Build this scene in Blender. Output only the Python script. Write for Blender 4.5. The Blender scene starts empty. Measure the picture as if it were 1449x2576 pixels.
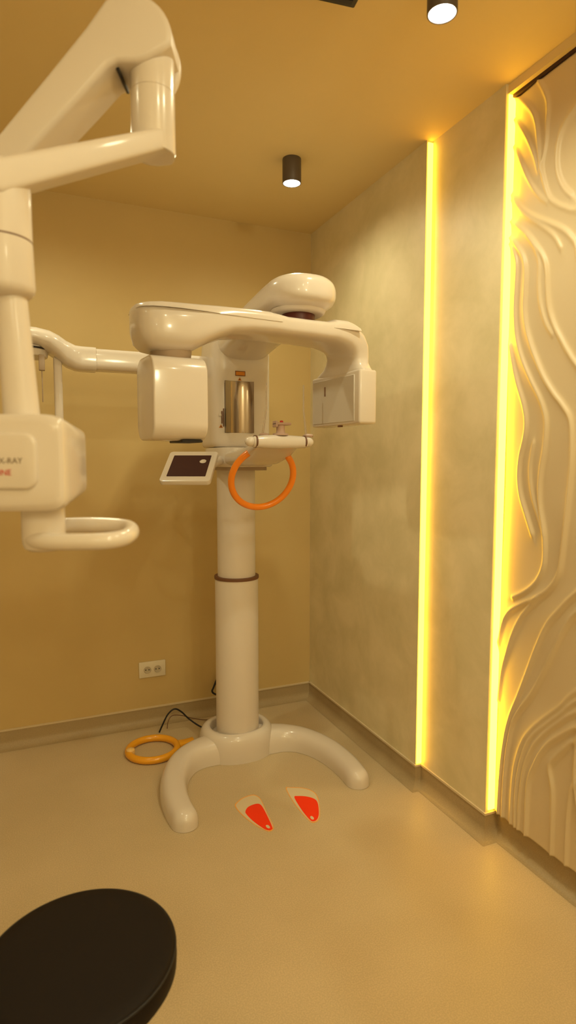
import bpy, bmesh, math, random
import numpy as np
from mathutils import Vector, Matrix

scene = bpy.context.scene
col = scene.collection
PI = math.pi

# ------------------------------------------------------------------ materials
def new_mat(name):
    m = bpy.data.materials.new(name)
    m.use_nodes = True
    nt = m.node_tree
    return m, nt, nt.nodes['Principled BSDF']

def plain(name, colr, rough=0.5, metal=0.0, coat=0.0, spec=0.5, trans=0.0, ior=1.45):
    m, nt, b = new_mat(name)
    b.inputs['Base Color'].default_value = (*colr, 1)
    b.inputs['Roughness'].default_value = rough
    b.inputs['Metallic'].default_value = metal
    b.inputs['Coat Weight'].default_value = coat
    b.inputs['Coat Roughness'].default_value = 0.08
    b.inputs['Specular IOR Level'].default_value = spec
    b.inputs['Transmission Weight'].default_value = trans
    b.inputs['IOR'].default_value = ior
    return m

def emis(name, colr, strength):
    m, nt, b = new_mat(name)
    nt.nodes.remove(b)
    e = nt.nodes.new('ShaderNodeEmission')
    e.inputs['Color'].default_value = (*colr, 1)
    e.inputs['Strength'].default_value = strength
    nt.links.new(e.outputs[0], nt.nodes['Material Output'].inputs['Surface'])
    return m

def mottled(name, c1, c2, scale, rough=0.6, detail=6, bump=0.0, bscale=60, lo=0.35, hi=0.65, spec=0.4, warp=0.0, fleck=None):
    m, nt, b = new_mat(name)
    N, L = nt.nodes, nt.links
    tc = N.new('ShaderNodeTexCoord')
    nz = N.new('ShaderNodeTexNoise')
    nz.inputs['Scale'].default_value = scale
    nz.inputs['Detail'].default_value = detail
    nz.inputs['Roughness'].default_value = 0.6
    nz.inputs['Distortion'].default_value = warp
    L.new(tc.outputs['Object'], nz.inputs['Vector'])
    cr = N.new('ShaderNodeValToRGB')
    cr.color_ramp.elements[0].position = lo
    cr.color_ramp.elements[1].position = hi
    cr.color_ramp.elements[0].color = (*c1, 1)
    cr.color_ramp.elements[1].color = (*c2, 1)
    L.new(nz.outputs['Fac'], cr.inputs['Fac'])
    out = cr.outputs['Color']
    if fleck:
        n2 = N.new('ShaderNodeTexNoise')
        n2.inputs['Scale'].default_value = fleck[0]
        n2.inputs['Detail'].default_value = 2
        L.new(tc.outputs['Object'], n2.inputs['Vector'])
        c3 = N.new('ShaderNodeValToRGB')
        c3.color_ramp.elements[0].position = 0.42
        c3.color_ramp.elements[1].position = 0.62
        c3.color_ramp.elements[0].color = (1 - fleck[1],) * 3 + (1,)
        c3.color_ramp.elements[1].color = (1, 1, 1, 1)
        L.new(n2.outputs['Fac'], c3.inputs['Fac'])
        mx = N.new('ShaderNodeMixRGB')
        mx.blend_type = 'MULTIPLY'
        mx.inputs['Fac'].default_value = 1
        L.new(out, mx.inputs['Color1'])
        L.new(c3.outputs['Color'], mx.inputs['Color2'])
        out = mx.outputs['Color']
    L.new(out, b.inputs['Base Color'])
    b.inputs['Roughness'].default_value = rough
    b.inputs['Specular IOR Level'].default_value = spec
    if bump:
        n3 = N.new('ShaderNodeTexNoise')
        n3.inputs['Scale'].default_value = bscale
        n3.inputs['Detail'].default_value = 5
        L.new(tc.outputs['Object'], n3.inputs['Vector'])
        bp = N.new('ShaderNodeBump')
        bp.inputs['Strength'].default_value = bump
        bp.inputs['Distance'].default_value = 0.002
        L.new(n3.outputs['Fac'], bp.inputs['Height'])
        L.new(bp.outputs['Normal'], b.inputs['Normal'])
    return m

M = {}
M['white'] = plain('white_enamel', (0.70, 0.625, 0.56), 0.24, coat=0.4)
M['white_soft'] = plain('white_plastic', (0.70, 0.625, 0.56), 0.42, coat=0.12)
M['seam_grey'] = plain('joint_grey', (0.42, 0.32, 0.24), 0.5)  # grey for the bracket plate, housing neck and nose guide
M['dark'] = plain('dark_plastic', (0.012, 0.009, 0.008), 0.45)
M['black'] = plain('black_rubber', (0.012, 0.010, 0.010), 0.5)
M['seat'] = plain('dark_brown_leatherette', (0.012, 0.008, 0.006), 0.6, spec=0.18)
M['orange'] = plain('orange_plastic', (0.95, 0.27, 0.012), 0.3, coat=0.3)
M['amber'] = plain('amber_plastic', (0.82, 0.36, 0.012), 0.25, coat=0.4)
M['screen'] = plain('screen_glass', (0.05, 0.014, 0.010), 0.55, spec=0.25)
M['mirror'] = plain('polished_steel', (0.34, 0.27, 0.20), 0.13, metal=1.0)
M['steel'] = plain('chrome', (0.6, 0.58, 0.55), 0.2, metal=1.0)
M['brown'] = plain('brown_band', (0.16, 0.07, 0.035), 0.5)
M['clear'] = plain('clear_acrylic', (0.85, 0.78, 0.72), 0.12, trans=0.75, ior=1.2)
M['pink'] = plain('rose_pad', (0.50, 0.34, 0.27), 0.5)
M['red'] = plain('red_vinyl', (0.95, 0.045, 0.006), 0.6, spec=0.2)
M['cream'] = plain('cream_vinyl', (0.68, 0.56, 0.37), 0.6, spec=0.2)
M['rim'] = plain('amber_print', (0.85, 0.40, 0.10), 0.6, spec=0.2)
M['ink_red'] = plain('red_ink', (0.55, 0.03, 0.02), 0.5)
M['ink_grey'] = plain('grey_ink', (0.22, 0.16, 0.10), 0.5)
M['label_orange'] = plain('label_orange', (0.62, 0.22, 0.01), 0.5)
M['label_brown'] = plain('label_brown', (0.16, 0.05, 0.01), 0.5)
M['fixture'] = plain('fixture_bronze', (0.10, 0.075, 0.06), 0.4)
M['darkred'] = plain('pivot_maroon', (0.10, 0.015, 0.012), 0.4)
M['outlet'] = plain('outlet_white', (0.74, 0.66, 0.52), 0.4)
M['socket'] = plain('socket_grey', (0.54, 0.46, 0.34), 0.5)
M['wall'] = mottled('painted_wall', (0.57, 0.415, 0.18), (0.61, 0.445, 0.195), 1.2, 0.55, bump=0.05, bscale=180)
M['ceiling'] = mottled('ceiling_paint', (0.745, 0.575, 0.275), (0.775, 0.60, 0.295), 1.0, 0.7)
M['wall_bounce'] = mottled('bounce_wall_paint', (0.76, 0.68, 0.55), (0.80, 0.72, 0.58), 1.2, 0.6)  # unseen left and front walls, made paler to bounce more light
M['plaster'] = mottled('stucco_plaster', (0.66, 0.575, 0.355), (0.79, 0.68, 0.455), 4.6, 0.42, detail=10, bump=0.14, bscale=30, lo=0.34, hi=0.66, warp=0.35)
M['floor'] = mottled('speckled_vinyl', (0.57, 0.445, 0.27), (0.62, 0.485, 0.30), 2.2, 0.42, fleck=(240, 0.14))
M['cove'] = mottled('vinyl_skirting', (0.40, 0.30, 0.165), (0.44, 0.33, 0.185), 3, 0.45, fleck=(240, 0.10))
M['cap'] = plain('skirting_cap', (0.66, 0.54, 0.36), 0.5)
M['wave'] = plain('wave_panel_paint', (0.66, 0.53, 0.34), 0.42)
M['gap'] = plain('gap_shade_paint', (0.05, 0.02, 0.012), 0.7)  # shade of the gap put into the strip's dark colour
M['led'] = emis('led_warm', (1.0, 0.49, 0.03), 9.5)
M['led_wave'] = emis('led_warm_wave', (1.0, 0.52, 0.026), 13.5)
M['lamp'] = emis('lamp_disc', (1.0, 0.93, 0.82), 14.0)

# ------------------------------------------------------------------ helpers
def finish(name, bm, mat, parent=None, smooth=True, ang=38, loc=(0, 0, 0), rot=(0, 0, 0)):
    bmesh.ops.recalc_face_normals(bm, faces=bm.faces)
    if smooth:
        lim = math.radians(ang)
        for f in bm.faces: f.smooth = True
        for e in bm.edges:
            if len(e.link_faces) == 2 and e.calc_face_angle(0) > lim: e.smooth = False
    me = bpy.data.meshes.new(name)
    bm.to_mesh(me); bm.free()
    for m in (mat if isinstance(mat, (list, tuple)) else [mat]): me.materials.append(m)
    o = bpy.data.objects.new(name, me)
    col.objects.link(o)
    o.location = loc; o.rotation_euler = rot
    if parent: o.parent = parent
    return o

def tag(o, label=None, cat=None, group=None, kind=None):
    if label: o['label'] = label
    if cat: o['category'] = cat
    if group: o['group'] = group
    if kind: o['kind'] = kind
    return o

def thing(name, label, cat, loc=(0, 0, 0), rotz=0, group=None):
    o = bpy.data.objects.new(name, None)
    o.empty_display_size = 0.05
    col.objects.link(o)
    o.location = loc; o.rotation_euler = (0, 0, rotz)
    return tag(o, label, cat, group)

def rbox(bm, x0, x1, y0, y1, z0, z1, bev=0.0, seg=4, mi=0):
    n0 = len(bm.faces)
    b2 = bmesh.new()
    bmesh.ops.create_cube(b2, size=1)
    for v in b2.verts:
        v.co = Vector((x0 + (v.co.x + .5) * (x1 - x0), y0 + (v.co.y + .5) * (y1 - y0), z0 + (v.co.z + .5) * (z1 - z0)))
    if bev: bmesh.ops.bevel(b2, geom=b2.edges[:], offset=bev, segments=seg, profile=0.5, affect='EDGES')
    for f in b2.faces: f.material_index = mi
    merge(bm, b2)

def merge(bm, b2):
    me = bpy.data.meshes.new('tmp'); b2.to_mesh(me); b2.free()
    bm.from_mesh(me); bpy.data.meshes.remove(me)

def box_obj(name, mat, parent, x0, x1, y0, y1, z0, z1, bev=0.0, seg=4, **k):
    bm = bmesh.new(); rbox(bm, x0, x1, y0, y1, z0, z1, bev, seg)
    return finish(name, bm, mat, parent, **k)

def sring(c, u, v, n=40, p=2.0):
    c, u, v = Vector(c), Vector(u), Vector(v)
    out = []
    for i in range(n):
        t = 2 * PI * i / n
        a, b = math.cos(t), math.sin(t)
        out.append(c + u * (math.copysign(abs(a) ** (2 / p), a)) + v * (math.copysign(abs(b) ** (2 / p), b)))
    return out

def loft(bm, rings, cap=True, closed=False, mi=0):
    R = [[bm.verts.new(p) for p in r] for r in rings]
    n = len(R[0])
    pairs = list(zip(R[:-1], R[1:])) + ([(R[-1], R[0])] if closed else [])
    for a, b in pairs:
        for i in range(n):
            f = bm.faces.new((a[i], a[(i + 1) % n], b[(i + 1) % n], b[i])); f.material_index = mi
    if cap and not closed:
        for r in (R[0], R[-1]):
            try: bm.faces.new(r).material_index = mi
            except ValueError: pass

def crom(P, n=8, closed=False):
    P = [Vector(p) for p in P]
    out = []
    m = len(P)
    segs = m if closed else m - 1
    for i in range(segs):
        g = lambda k: P[k % m] if closed else P[min(max(k, 0), m - 1)]
        p0, p1, p2, p3 = g(i - 1), g(i), g(i + 1), g(i + 2)
        for j in range(n):
            t = j / n
            out.append(0.5 * ((2 * p1) + (p2 - p0) * t + (2 * p0 - 5 * p1 + 4 * p2 - p3) * t * t + (3 * p1 - p0 - 3 * p2 + p3) * t ** 3))
    if not closed: out.append(P[-1])
    return out

def tube(bm, P, r, n=12, closed=False, round_ends=True, mi=0):
    """tube round the point list P, radius r (number or list)"""
    P = [Vector(p) for p in P]
    m = len(P)
    rad = r if isinstance(r, (list, tuple)) else [r] * m
    T = []
    for i in range(m):
        a = P[i - 1] if (i > 0 or closed) else P[i]
        b = P[(i + 1) % m] if (i < m - 1 or closed) else P[i]
        T.append((b - a).normalized())
    ref = Vector((0, 0, 1)) if abs(T[0].z) < .9 else Vector((1, 0, 0))
    u = T[0].cross(ref).normalized()
    rings = []
    for i in range(m):
        u = (u - T[i] * u.dot(T[i])).normalized()
        v = T[i].cross(u)
        if round_ends and not closed and i == 0:
            for k in (0.05, 0.45, 0.8):
                off = math.sqrt(1 - k * k) * rad[0] * .9
                rings.append(sring(P[0] - T[0] * off, u * rad[0] * k, v * rad[0] * k, n))
        rings.append(sring(P[i], u * rad[i], v * rad[i], n))
        if round_ends and not closed and i == m - 1:
            for k in (0.8, 0.45, 0.05):
                off = math.sqrt(1 - k * k) * rad[-1] * .9
                rings.append(sring(P[-1] + T[-1] * off, u * rad[-1] * k, v * rad[-1] * k, n))
    loft(bm, rings, closed=closed, mi=mi)

def lathe(bm, prof, cx=0, cy=0, n=48, mi=0):
    """prof: list of (radius, z)"""
    rings = [sring((cx, cy, z), (max(r, 1e-4), 0, 0), (0, max(r, 1e-4), 0), n) for r, z in prof]
    loft(bm, rings, mi=mi)

def prism(bm, pts, axis, d0, d1, bev=0.0, seg=3, mi=0):
    """extrude an outline: axis 'y' -> pts are (x,z); 'z' -> pts are (x,y)"""
    b2 = bmesh.new()
    mk = (lambda p, d: (p[0], d, p[1])) if axis == 'y' else (lambda p, d: (p[0], p[1], d)) if axis == 'z' else (lambda p, d: (d, p[0], p[1]))
    A = [b2.verts.new(mk(p, d0)) for p in pts]
    B = [b2.verts.new(mk(p, d1)) for p in pts]
    n = len(pts)
    fa = b2.faces.new(A); fb = b2.faces.new(B[::-1])
    for i in range(n): b2.faces.new((A[i], B[i], B[(i + 1) % n], A[(i + 1) % n]))
    if bev:
        bmesh.ops.recalc_face_normals(b2, faces=b2.faces)
        ed = list(fa.edges) + list(fb.edges)
        bmesh.ops.bevel(b2, geom=ed, offset=bev, segments=seg, profile=0.5, affect='EDGES')
    for f in b2.faces: f.material_index = mi
    merge(bm, b2)

def circ(cx, cy, rx, ry=None, n=40):
    ry = ry or rx
    return [(cx + rx * math.cos(2 * PI * i / n), cy + ry * math.sin(2 * PI * i / n)) for i in range(n)]

def cut(o, cutters):
    """boolean-subtract helper meshes from o and delete them"""
    for c in cutters:
        md = o.modifiers.new('cut', 'BOOLEAN'); md.operation = 'DIFFERENCE'; md.object = c; md.solver = 'EXACT'
    dg = bpy.context.evaluated_depsgraph_get()
    me = bpy.data.meshes.new_from_object(o.evaluated_get(dg))
    o.modifiers.clear()
    old = o.data; o.data = me; bpy.data.meshes.remove(old)
    for c in cutters:
        m = c.data; bpy.data.objects.remove(c); bpy.data.meshes.remove(m)
    bm = bmesh.new(); bm.from_mesh(o.data)
    lim = math.radians(38)
    for f in bm.faces: f.smooth = True
    for e in bm.edges: e.smooth = not (len(e.link_faces) == 2 and e.calc_face_angle(0) > lim)
    bm.to_mesh(o.data); bm.free()

# ------------------------------------------------------------------ the room
XP1, XP2, XW, YB = 1.505, 1.535, 1.600, 3.187
YS1, YS2 = 2.100, 1.695
XL, YF, ZC = -1.40, -1.70, 2.70

def structure(name, bm, mat, **k):
    return tag(finish(name, bm, mat, **k), kind='structure')

bm = bmesh.new(); rbox(bm, XL - .12, 1.75, YF - .12, YB + .12, -.10, 0)
structure('floor', bm, M['floor'], smooth=False)
bm = bmesh.new(); rbox(bm, XL - .12, 1.75, YF - .12, YB + .12, ZC, ZC + .10)
structure('ceiling', bm, M['ceiling'], smooth=False)
bm = bmesh.new(); rbox(bm, XL - .12, 1.75, YB, YB + .12, 0, ZC)
structure('wall_back', bm, M['wall'], smooth=False)
bm = bmesh.new(); rbox(bm, XL - .12, XL, YF, YB, 0, ZC)
structure('wall_left', bm, M['wall_bounce'], smooth=False)
bm = bmesh.new(); rbox(bm, XL - .12, 1.75, YF - .12, YF, 0, ZC)
structure('wall_front', bm, M['wall_bounce'], smooth=False)
bm = bmesh.new()
prism(bm, [(XP1, YB), (XP1, YS1), (XP2, YS1), (XP2, YS2), (XW, YS2), (XW, YF), (1.75, YF), (1.75, YB)], 'z', 0, ZC)
structure('wall_right', bm, M['plaster'], smooth=False)

def skirting(name, path, side):
    """coved skirting swept along a floor path; side = +1 when the room lies left of the path"""
    h, t, r = .088, .004, .040
    prof = [(0, 0), (r + t, .0006)] + [(t + r - r * math.sin(a), .0006 + r - r * math.cos(a)) for a in [i * PI / 12 for i in range(1, 7)]] + [(t, h), (0, h)]
    capp = [(0, h), (.0065, h), (.0065, h + .0085), (0, h + .0085)]
    P = [Vector(p) for p in path]
    nrm = []
    for i in range(len(P) - 1):
        d = (P[i + 1] - P[i]).normalized(); nrm.append(Vector((-d.y, d.x)) * side)
    def offs(i):
        if i == 0: return nrm[0]
        if i == len(P) - 1: return nrm[-1]
        a, b = nrm[i - 1], nrm[i]
        return (a + b) / (1 + a.dot(b))
    bm = bmesh.new()
    for pr, mi in ((prof, 0), (capp, 1)):
        rings = []
        for i, p in enumerate(P):
            o = offs(i)
            rings.append([Vector((p.x + o.x * n, p.y + o.y * n, z)) for n, z in pr])
        loft(bm, rings, mi=mi)
    return structure(name, bm, [M['cove'], M['cap']], ang=30)

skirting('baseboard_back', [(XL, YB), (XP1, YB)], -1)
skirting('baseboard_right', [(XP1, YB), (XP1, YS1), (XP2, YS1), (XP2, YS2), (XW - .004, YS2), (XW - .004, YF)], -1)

# fascia and a solid strip painted dark as the gap's shade above the wave panel
bm = bmesh.new(); rbox(bm, 1.545, XW, YF, YS2, 2.670, ZC)
structure('trim_1', bm, M['ceiling'], smooth=False)
bm = bmesh.new(); rbox(bm, 1.562, XW, YF, YS2 - .001, 2.660, 2.670)
structure('trim_2', bm, M['gap'], smooth=False)

# ------------------------------------------------------------------ wave panel
RIDGES = [
 [(1.610,2.697),(1.568,2.633),(1.542,2.579),(1.536,2.544),(1.538,2.497),(1.540,2.438),(1.56,2.36)],
 [(1.716,2.683),(1.653,2.629),(1.605,2.571),(1.583,2.519),(1.571,2.452),(1.560,2.394),(1.541,2.324),(1.519,2.267),(1.491,2.236),(1.454,2.210),(1.411,2.188),(1.30,2.17),(1.15,2.20)],
 [(1.716,2.532),(1.677,2.479),(1.644,2.418),(1.612,2.362),(1.570,2.299),(1.524,2.252)],
 [(1.717,2.619),(1.668,2.561),(1.624,2.497),(1.587,2.426),(1.567,2.368)],
 [(1.716,2.378),(1.676,2.319),(1.632,2.272),(1.578,2.227),(1.510,2.182),(1.456,2.143),(1.425,2.109),(1.406,2.079),(1.38,1.98),(1.33,1.85)],
 [(1.715,2.351),(1.669,2.299),(1.619,2.246),(1.554,2.193),(1.497,2.141),(1.464,2.090)],
 [(1.714,2.267),(1.666,2.232),(1.616,2.189),(1.568,2.131),(1.532,2.078),(1.519,2.033),(1.514,1.977),(1.503,1.912),(1.479,1.853),(1.445,1.798),(1.417,1.756),(1.389,1.720),(1.32,1.64),(1.22,1.52),(1.15,1.35)],
 [(1.712,2.217),(1.663,2.166),(1.625,2.114),(1.611,2.067),(1.611,2.002),(1.612,1.937),(1.599,1.869),(1.580,1.818),(1.557,1.769),(1.514,1.694),(1.468,1.634),(1.430,1.593),(1.397,1.542),(1.387,1.435),(1.392,1.332),(1.402,1.227),(1.413,1.120),(1.425,1.053),(1.460,0.999),(1.515,0.956),(1.578,0.920),(1.640,0.877),(1.673,0.820),(1.699,0.709),(1.713,0.617)],
 [(1.705,2.192),(1.675,2.152),(1.654,2.101),(1.655,2.035),(1.658,1.970),(1.656,1.916),(1.645,1.846),(1.616,1.769),(1.571,1.692),(1.528,1.627),(1.503,1.574),(1.496,1.530),(1.501,1.457),(1.512,1.392),(1.517,1.326),(1.511,1.261),(1.491,1.183),(1.485,1.109),(1.491,1.060),(1.517,1.010),(1.562,0.969),(1.623,0.933)],
 [(1.610,2.178),(1.573,2.128),(1.551,2.071),(1.551,2.008),(1.542,1.943),(1.517,1.874),(1.483,1.825)],
 [(1.680,1.829),(1.644,1.710),(1.603,1.616),(1.587,1.553),(1.592,1.499),(1.610,1.437),(1.616,1.368),(1.604,1.300),(1.574,1.234),(1.542,1.169)],
 [(1.550,1.480),(1.563,1.392),(1.548,1.303),(1.515,1.225),(1.493,1.174)],
 [(1.20,1.14),(1.354,1.003),(1.409,0.944),(1.460,0.879),(1.501,0.791),(1.540,0.688),(1.580,0.586),(1.613,0.509),(1.637,0.426),(1.654,0.315),(1.661,0.207),(1.663,0.102)],
 [(1.22,1.06),(1.351,0.941),(1.396,0.874),(1.434,0.789),(1.475,0.700),(1.517,0.621),(1.568,0.547),(1.602,0.486),(1.620,0.413),(1.633,0.326),(1.639,0.219),(1.640,0.102)],
 [(1.509,0.958),(1.577,0.878),(1.617,0.806),(1.650,0.715),(1.672,0.638),(1.686,0.530)],
 [(1.20,0.80),(1.338,0.690),(1.393,0.623),(1.457,0.557),(1.511,0.496),(1.553,0.431),(1.580,0.350),(1.592,0.263),(1.596,0.102)],
 [(1.20,0.76),(1.337,0.658),(1.391,0.598),(1.456,0.531),(1.510,0.469),(1.542,0.408),(1.566,0.317),(1.575,0.232),(1.574,0.102)],
 [(1.20,0.72),(1.335,0.624),(1.390,0.573),(1.454,0.505),(1.503,0.437),(1.535,0.360),(1.549,0.286),(1.556,0.202),(1.558,0.102)],
 [(1.20,0.66),(1.333,0.575),(1.388,0.526),(1.430,0.485),(1.465,0.436),(1.496,0.371),(1.517,0.310),(1.522,0.240),(1.522,0.102)],
 [(1.22,0.59),(1.331,0.530),(1.369,0.491),(1.402,0.450),(1.427,0.412),(1.428,0.381),(1.414,0.336),(1.409,0.263),(1.408,0.102)],
 [(1.25,0.46),(1.324,0.390),(1.337,0.361),(1.344,0.318),(1.349,0.260),(1.350,0.102)],
 [(1.40,2.53),(1.426,2.496),(1.462,2.467),(1.485,2.432),(1.493,2.376),(1.485,2.321),(1.462,2.272),(1.431,2.236)],
]
# crest height per ridge (m) and half-width of its gentle side (m)
AMP = [10, 12, 11, 12, 12, 10, 13, 15, 14, 11, 14, 10, 16, 15, 12, 12, 12, 12, 14, 12, 11, 11]

def build_wave():
    rnd = random.Random(5)
    ridges = [crom([(p[0], p[1], 0) for p in r], 6) for r in RIDGES]
    amps = [a * 0.001 for a in AMP]
    # the same flowing contours go on along the wall beyond the frame
    for k in range(9):
        y0 = 1.15 - k * .23
        pts = []
        for j in range(12)[::-1]:
            z = .1 + j * .235
            pts.append((y0 + .16 * math.sin(z * 2.4 + k * .8) + .05 * math.sin(z * 5 + k * 1.7), z, 0))
        ridges.append(crom(pts, 6)); amps.append(.012)
        ridges.append(crom([(p[0] - .05 - .02 * math.sin(p[1] * 3), p[1], 0) for p in pts], 6)); amps.append(.009)
    ys = np.concatenate([np.arange(YF + .02, 1.20, .012), np.arange(1.20, 1.6905, .0026)])
    ys[-1] = 1.690
    zs = np.linspace(.102, 2.658, 470)
    YY, ZZ = np.meshgrid(ys, zs, indexing='ij')
    H = np.zeros_like(YY)
    for rd, a in zip(ridges, amps):
        P = np.array([(p.x, p.y) for p in rd])
        lo, hi = P.min(0) - .13, P.max(0) + .13
        mask = (YY > lo[0]) & (YY < hi[0]) & (ZZ > lo[1]) & (ZZ < hi[1])
        if not mask.any(): continue
        q = np.stack([YY[mask], ZZ[mask]], 1)
        best = np.full(len(q), 9.); sgn = np.ones(len(q))
        for i in range(len(P) - 1):
            d = P[i + 1] - P[i]; L2 = d @ d
            if L2 < 1e-12: continue
            t = np.clip(((q - P[i]) @ d) / L2, 0, 1)
            w = q - (P[i] + t[:, None] * d)
            dist = np.hypot(w[:, 0], w[:, 1])
            s = np.sign(d[0] * w[:, 1] - d[1] * w[:, 0])
            m = dist < best
            best[m] = dist[m]; sgn[m] = s[m]
        bead = np.exp(-(best / .0052) ** 1.6)
        swell = np.where(sgn > 0, np.exp(-(best / .030) ** 1.1), np.exp(-(best / .0075) ** 1.5))
        h = a * (.46 * bead + .44 * swell)   # rounded crest, gentle rise from the light strip side
        H[mask] = np.maximum(H[mask], h) + .35 * np.minimum(H[mask], h)
    H += .011 * (1 - np.exp(-(1.69 - YY) / .10))
    H += .0025 * np.sin(YY * 9 + 2.2 * np.sin(ZZ * 2.6)) * np.sin(ZZ * 3.1 + 1)
    for _ in range(2):
        H[1:-1, 1:-1] = (H[1:-1, 1:-1] * 2 + H[:-2, 1:-1] + H[2:, 1:-1] + H[1:-1, :-2] + H[1:-1, 2:]) / 6
    X = 1.578 - H
    ny, nz = YY.shape
    V = np.stack([X, YY, ZZ], -1).reshape(-1, 3)
    nb = len(V)
    back = np.array([[XW - .001, ys[0], zs[0]], [XW - .001, ys[-1], zs[0]], [XW - .001, ys[-1], zs[-1]], [XW - .001, ys[0], zs[-1]]])
    idx = np.arange(nb).reshape(ny, nz)
    F = np.stack([idx[:-1, :-1], idx[:-1, 1:], idx[1:, 1:], idx[1:, :-1]], -1).reshape(-1, 4).tolist()
    F.append(list(idx[:, 0]) + [nb + 1, nb])
    F.append(list(idx[::-1, -1]) + [nb + 3, nb + 2])
    F.append(list(idx[::-1, 0][:0]) + list(idx[0, ::-1]) + [nb, nb + 3])
    F.append(list(idx[-1, :]) + [nb + 2, nb + 1])
    F.append([nb, nb + 1, nb + 2, nb + 3])
    me = bpy.data.meshes.new('wave_wall_panel')
    me.from_pydata(np.vstack([V, back]).tolist(), [], [[int(i) for i in f] for f in F])
    me.polygons.foreach_set('use_smooth', [len(p.vertices) == 4 for p in me.polygons])
    me.materials.append(M['wave'])
    o = bpy.data.objects.new('wave_wall_panel', me)
    col.objects.link(o)
    return o
tag(build_wave(), 'beige carved panel of flowing wave ridges at the right edge of the room', 'wall panel')

# ------------------------------------------------------------------ light strips
o = box_obj('led_strip', M['led'], None, XP1 + .004, XP2 - .002, YS1 - .004, YS1 - .0005, .10, 2.692)
tag(o, 'glowing yellow vertical light strip between the two plaster wall panels', 'light strip', 'vertical light strips')
o = box_obj('led_strip', M['led_wave'], None, XP2 + .012, 1.576, YS2 - .004, YS2 - .0005, .105, 2.668)
tag(o, 'glowing yellow vertical light strip along the edge of the carved wave panel', 'light strip', 'vertical light strips')

# ------------------------------------------------------------------ downlights
def downlight(x, y, label):
    t = thing('ceiling_downlight', label, 'ceiling light', (x, y, ZC), group='cylinder downlights')
    bm = bmesh.new()
    lathe(bm, [(.0395, -.0005), (.0400, -.004), (.0400, -.0985), (.0390, -.100), (.0365, -.100), (.0360, -.0985), (.0345, -.094), (.001, -.094)])
    finish('housing', bm, M['fixture'], t)
    bm = bmesh.new()
    lathe(bm, [(.001, -.0945), (.0352, -.0945), (.0352, -.0988), (.001, -.1002)])
    finish('lamp_lens', bm, M['lamp'], t)
    return t
downlight(1.067, 2.452, 'dark cylinder ceiling downlight in full view above the far room corner')
downlight(1.044, 1.400, 'dark cylinder ceiling downlight cut by the top edge of the picture')

LIGHTC = (1.0, 0.93, 0.59)
def spot(x, y, power, size=172, blend=.9, z=2.594, r=.034, colr=LIGHTC):
    l = bpy.data.lights.new('downlight_and_fill', 'SPOT')
    l.energy = power; l.color = colr
    l.spot_size = math.radians(size); l.spot_blend = blend
    l.shadow_soft_size = r
    o = bpy.data.objects.new('downlight_and_fill', l)
    o.location = (x, y, z)
    col.objects.link(o)
    return o
for (x, y, p) in ((1.067, 2.452, 20), (1.044, 1.400, 33), (.05, 2.42, 18), (1.04, .35, 17), (.55, .0, 16), (-.85, 1.2, 5)):  # last but one is an added fill over floor centre and machine base
    spot(x, y, p)
# added point fills behind the camera, to brighten upper walls and ceiling
for (x, y, z, p) in ((-.55, -1.2, 2.35, 13), (.85, -1.2, 2.35, 27)):
    l = bpy.data.lights.new('back_fill_light', 'POINT'); l.energy = p; l.color = LIGHTC; l.shadow_soft_size = .09
    o = bpy.data.objects.new('back_fill_light', l); o.location = (x, y, z); col.objects.link(o)

# ------------------------------------------------------------------ ceiling vent
t = thing('ceiling_vent', 'black ceiling vent poking into the picture at its top edge', 'vent', (.571, 1.496, ZC), math.radians(-7))
bm = bmesh.new()
rbox(bm, -.28, .282, -.09, .090, -.040, -.001, .004, 2)
finish('frame', bm, M['dark'], t)
for k in range(5):
    box_obj('slat', M['black'], t, -.262, .266, -.074 + k * .033, -.060 + k * .033, -.045, -.040)

# ------------------------------------------------------------------ panoramic X-ray machine
MX, MY = .895, 2.72
mach = thing('panoramic_xray_machine', 'tall white panoramic dental scanner with splayed feet standing in the room corner', 'scanner', (MX, MY, 0))
def ml(x, y, z=0): return Vector((x - MX, y - MY, z))

# base: hub and two curved feet as one casting
bm = bmesh.new()
hub = []
for k, (s, z) in enumerate([(1.0, .0), (1.0, .045), (.985, .080), (.95, .106), (.89, .122), (.81, .130), (.73, .130), (.70, .124), (.695, .085)]):
    hub.append(sring((0, .018, z), (.183 * s, 0, 0), (0, .163 * s, 0), 56, 2.2))
loft(bm, hub)
for sx in (-1, 1):
    path = crom([(.05, -.025, 0), (.13, -.03, 0), (.215, -.045, 0), (.285, -.085, 0), (.338, -.155, 0), (.373, -.245, 0), (.389, -.34, 0), (.392, -.43, 0), (.386, -.505, 0)], 6)
    n = len(path); rings = []
    for i, p in enumerate(path):
        f = i / (n - 1)
        a = path[max(i - 1, 0)]; b = path[min(i + 1, n - 1)]
        tdir = (b - a).normalized(); side = Vector((tdir.y, -tdir.x, 0))
        fl = math.exp(-(f / .24) ** 2); hw = .066 - .013 * f + .020 * fl; hz = .109 - .039 * f + .008 * fl
        q = Vector((p.x * sx, p.y, 0)); sd = Vector((side.x * sx, side.y, 0)); tv = Vector((tdir.x * sx, tdir.y, 0))
        def half(hw, hz, off=0):
            pts = []
            for k in range(17):
                t_ = PI * k / 16
                c_, s_ = math.cos(t_), math.sin(t_)
                pts.append(q + tv * off + sd * (hw * math.copysign(abs(c_) ** .72, c_)) + Vector((0, 0, .001 + hz * abs(s_) ** .72)))
            return pts
        rings.append(half(hw, hz))
        if i == n - 1:
            for kk in (.3, .55, .75, .88, .96, .995):
                s2 = math.sqrt(max(0, 1 - kk * kk))
                rings.append(half(hw * max(s2, .02), hz * (.35 + .65 * s2) if kk < .97 else hz * .25, hw * kk))
    loft(bm, rings)
finish('base', bm, M['white'], mach, ang=60)

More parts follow.
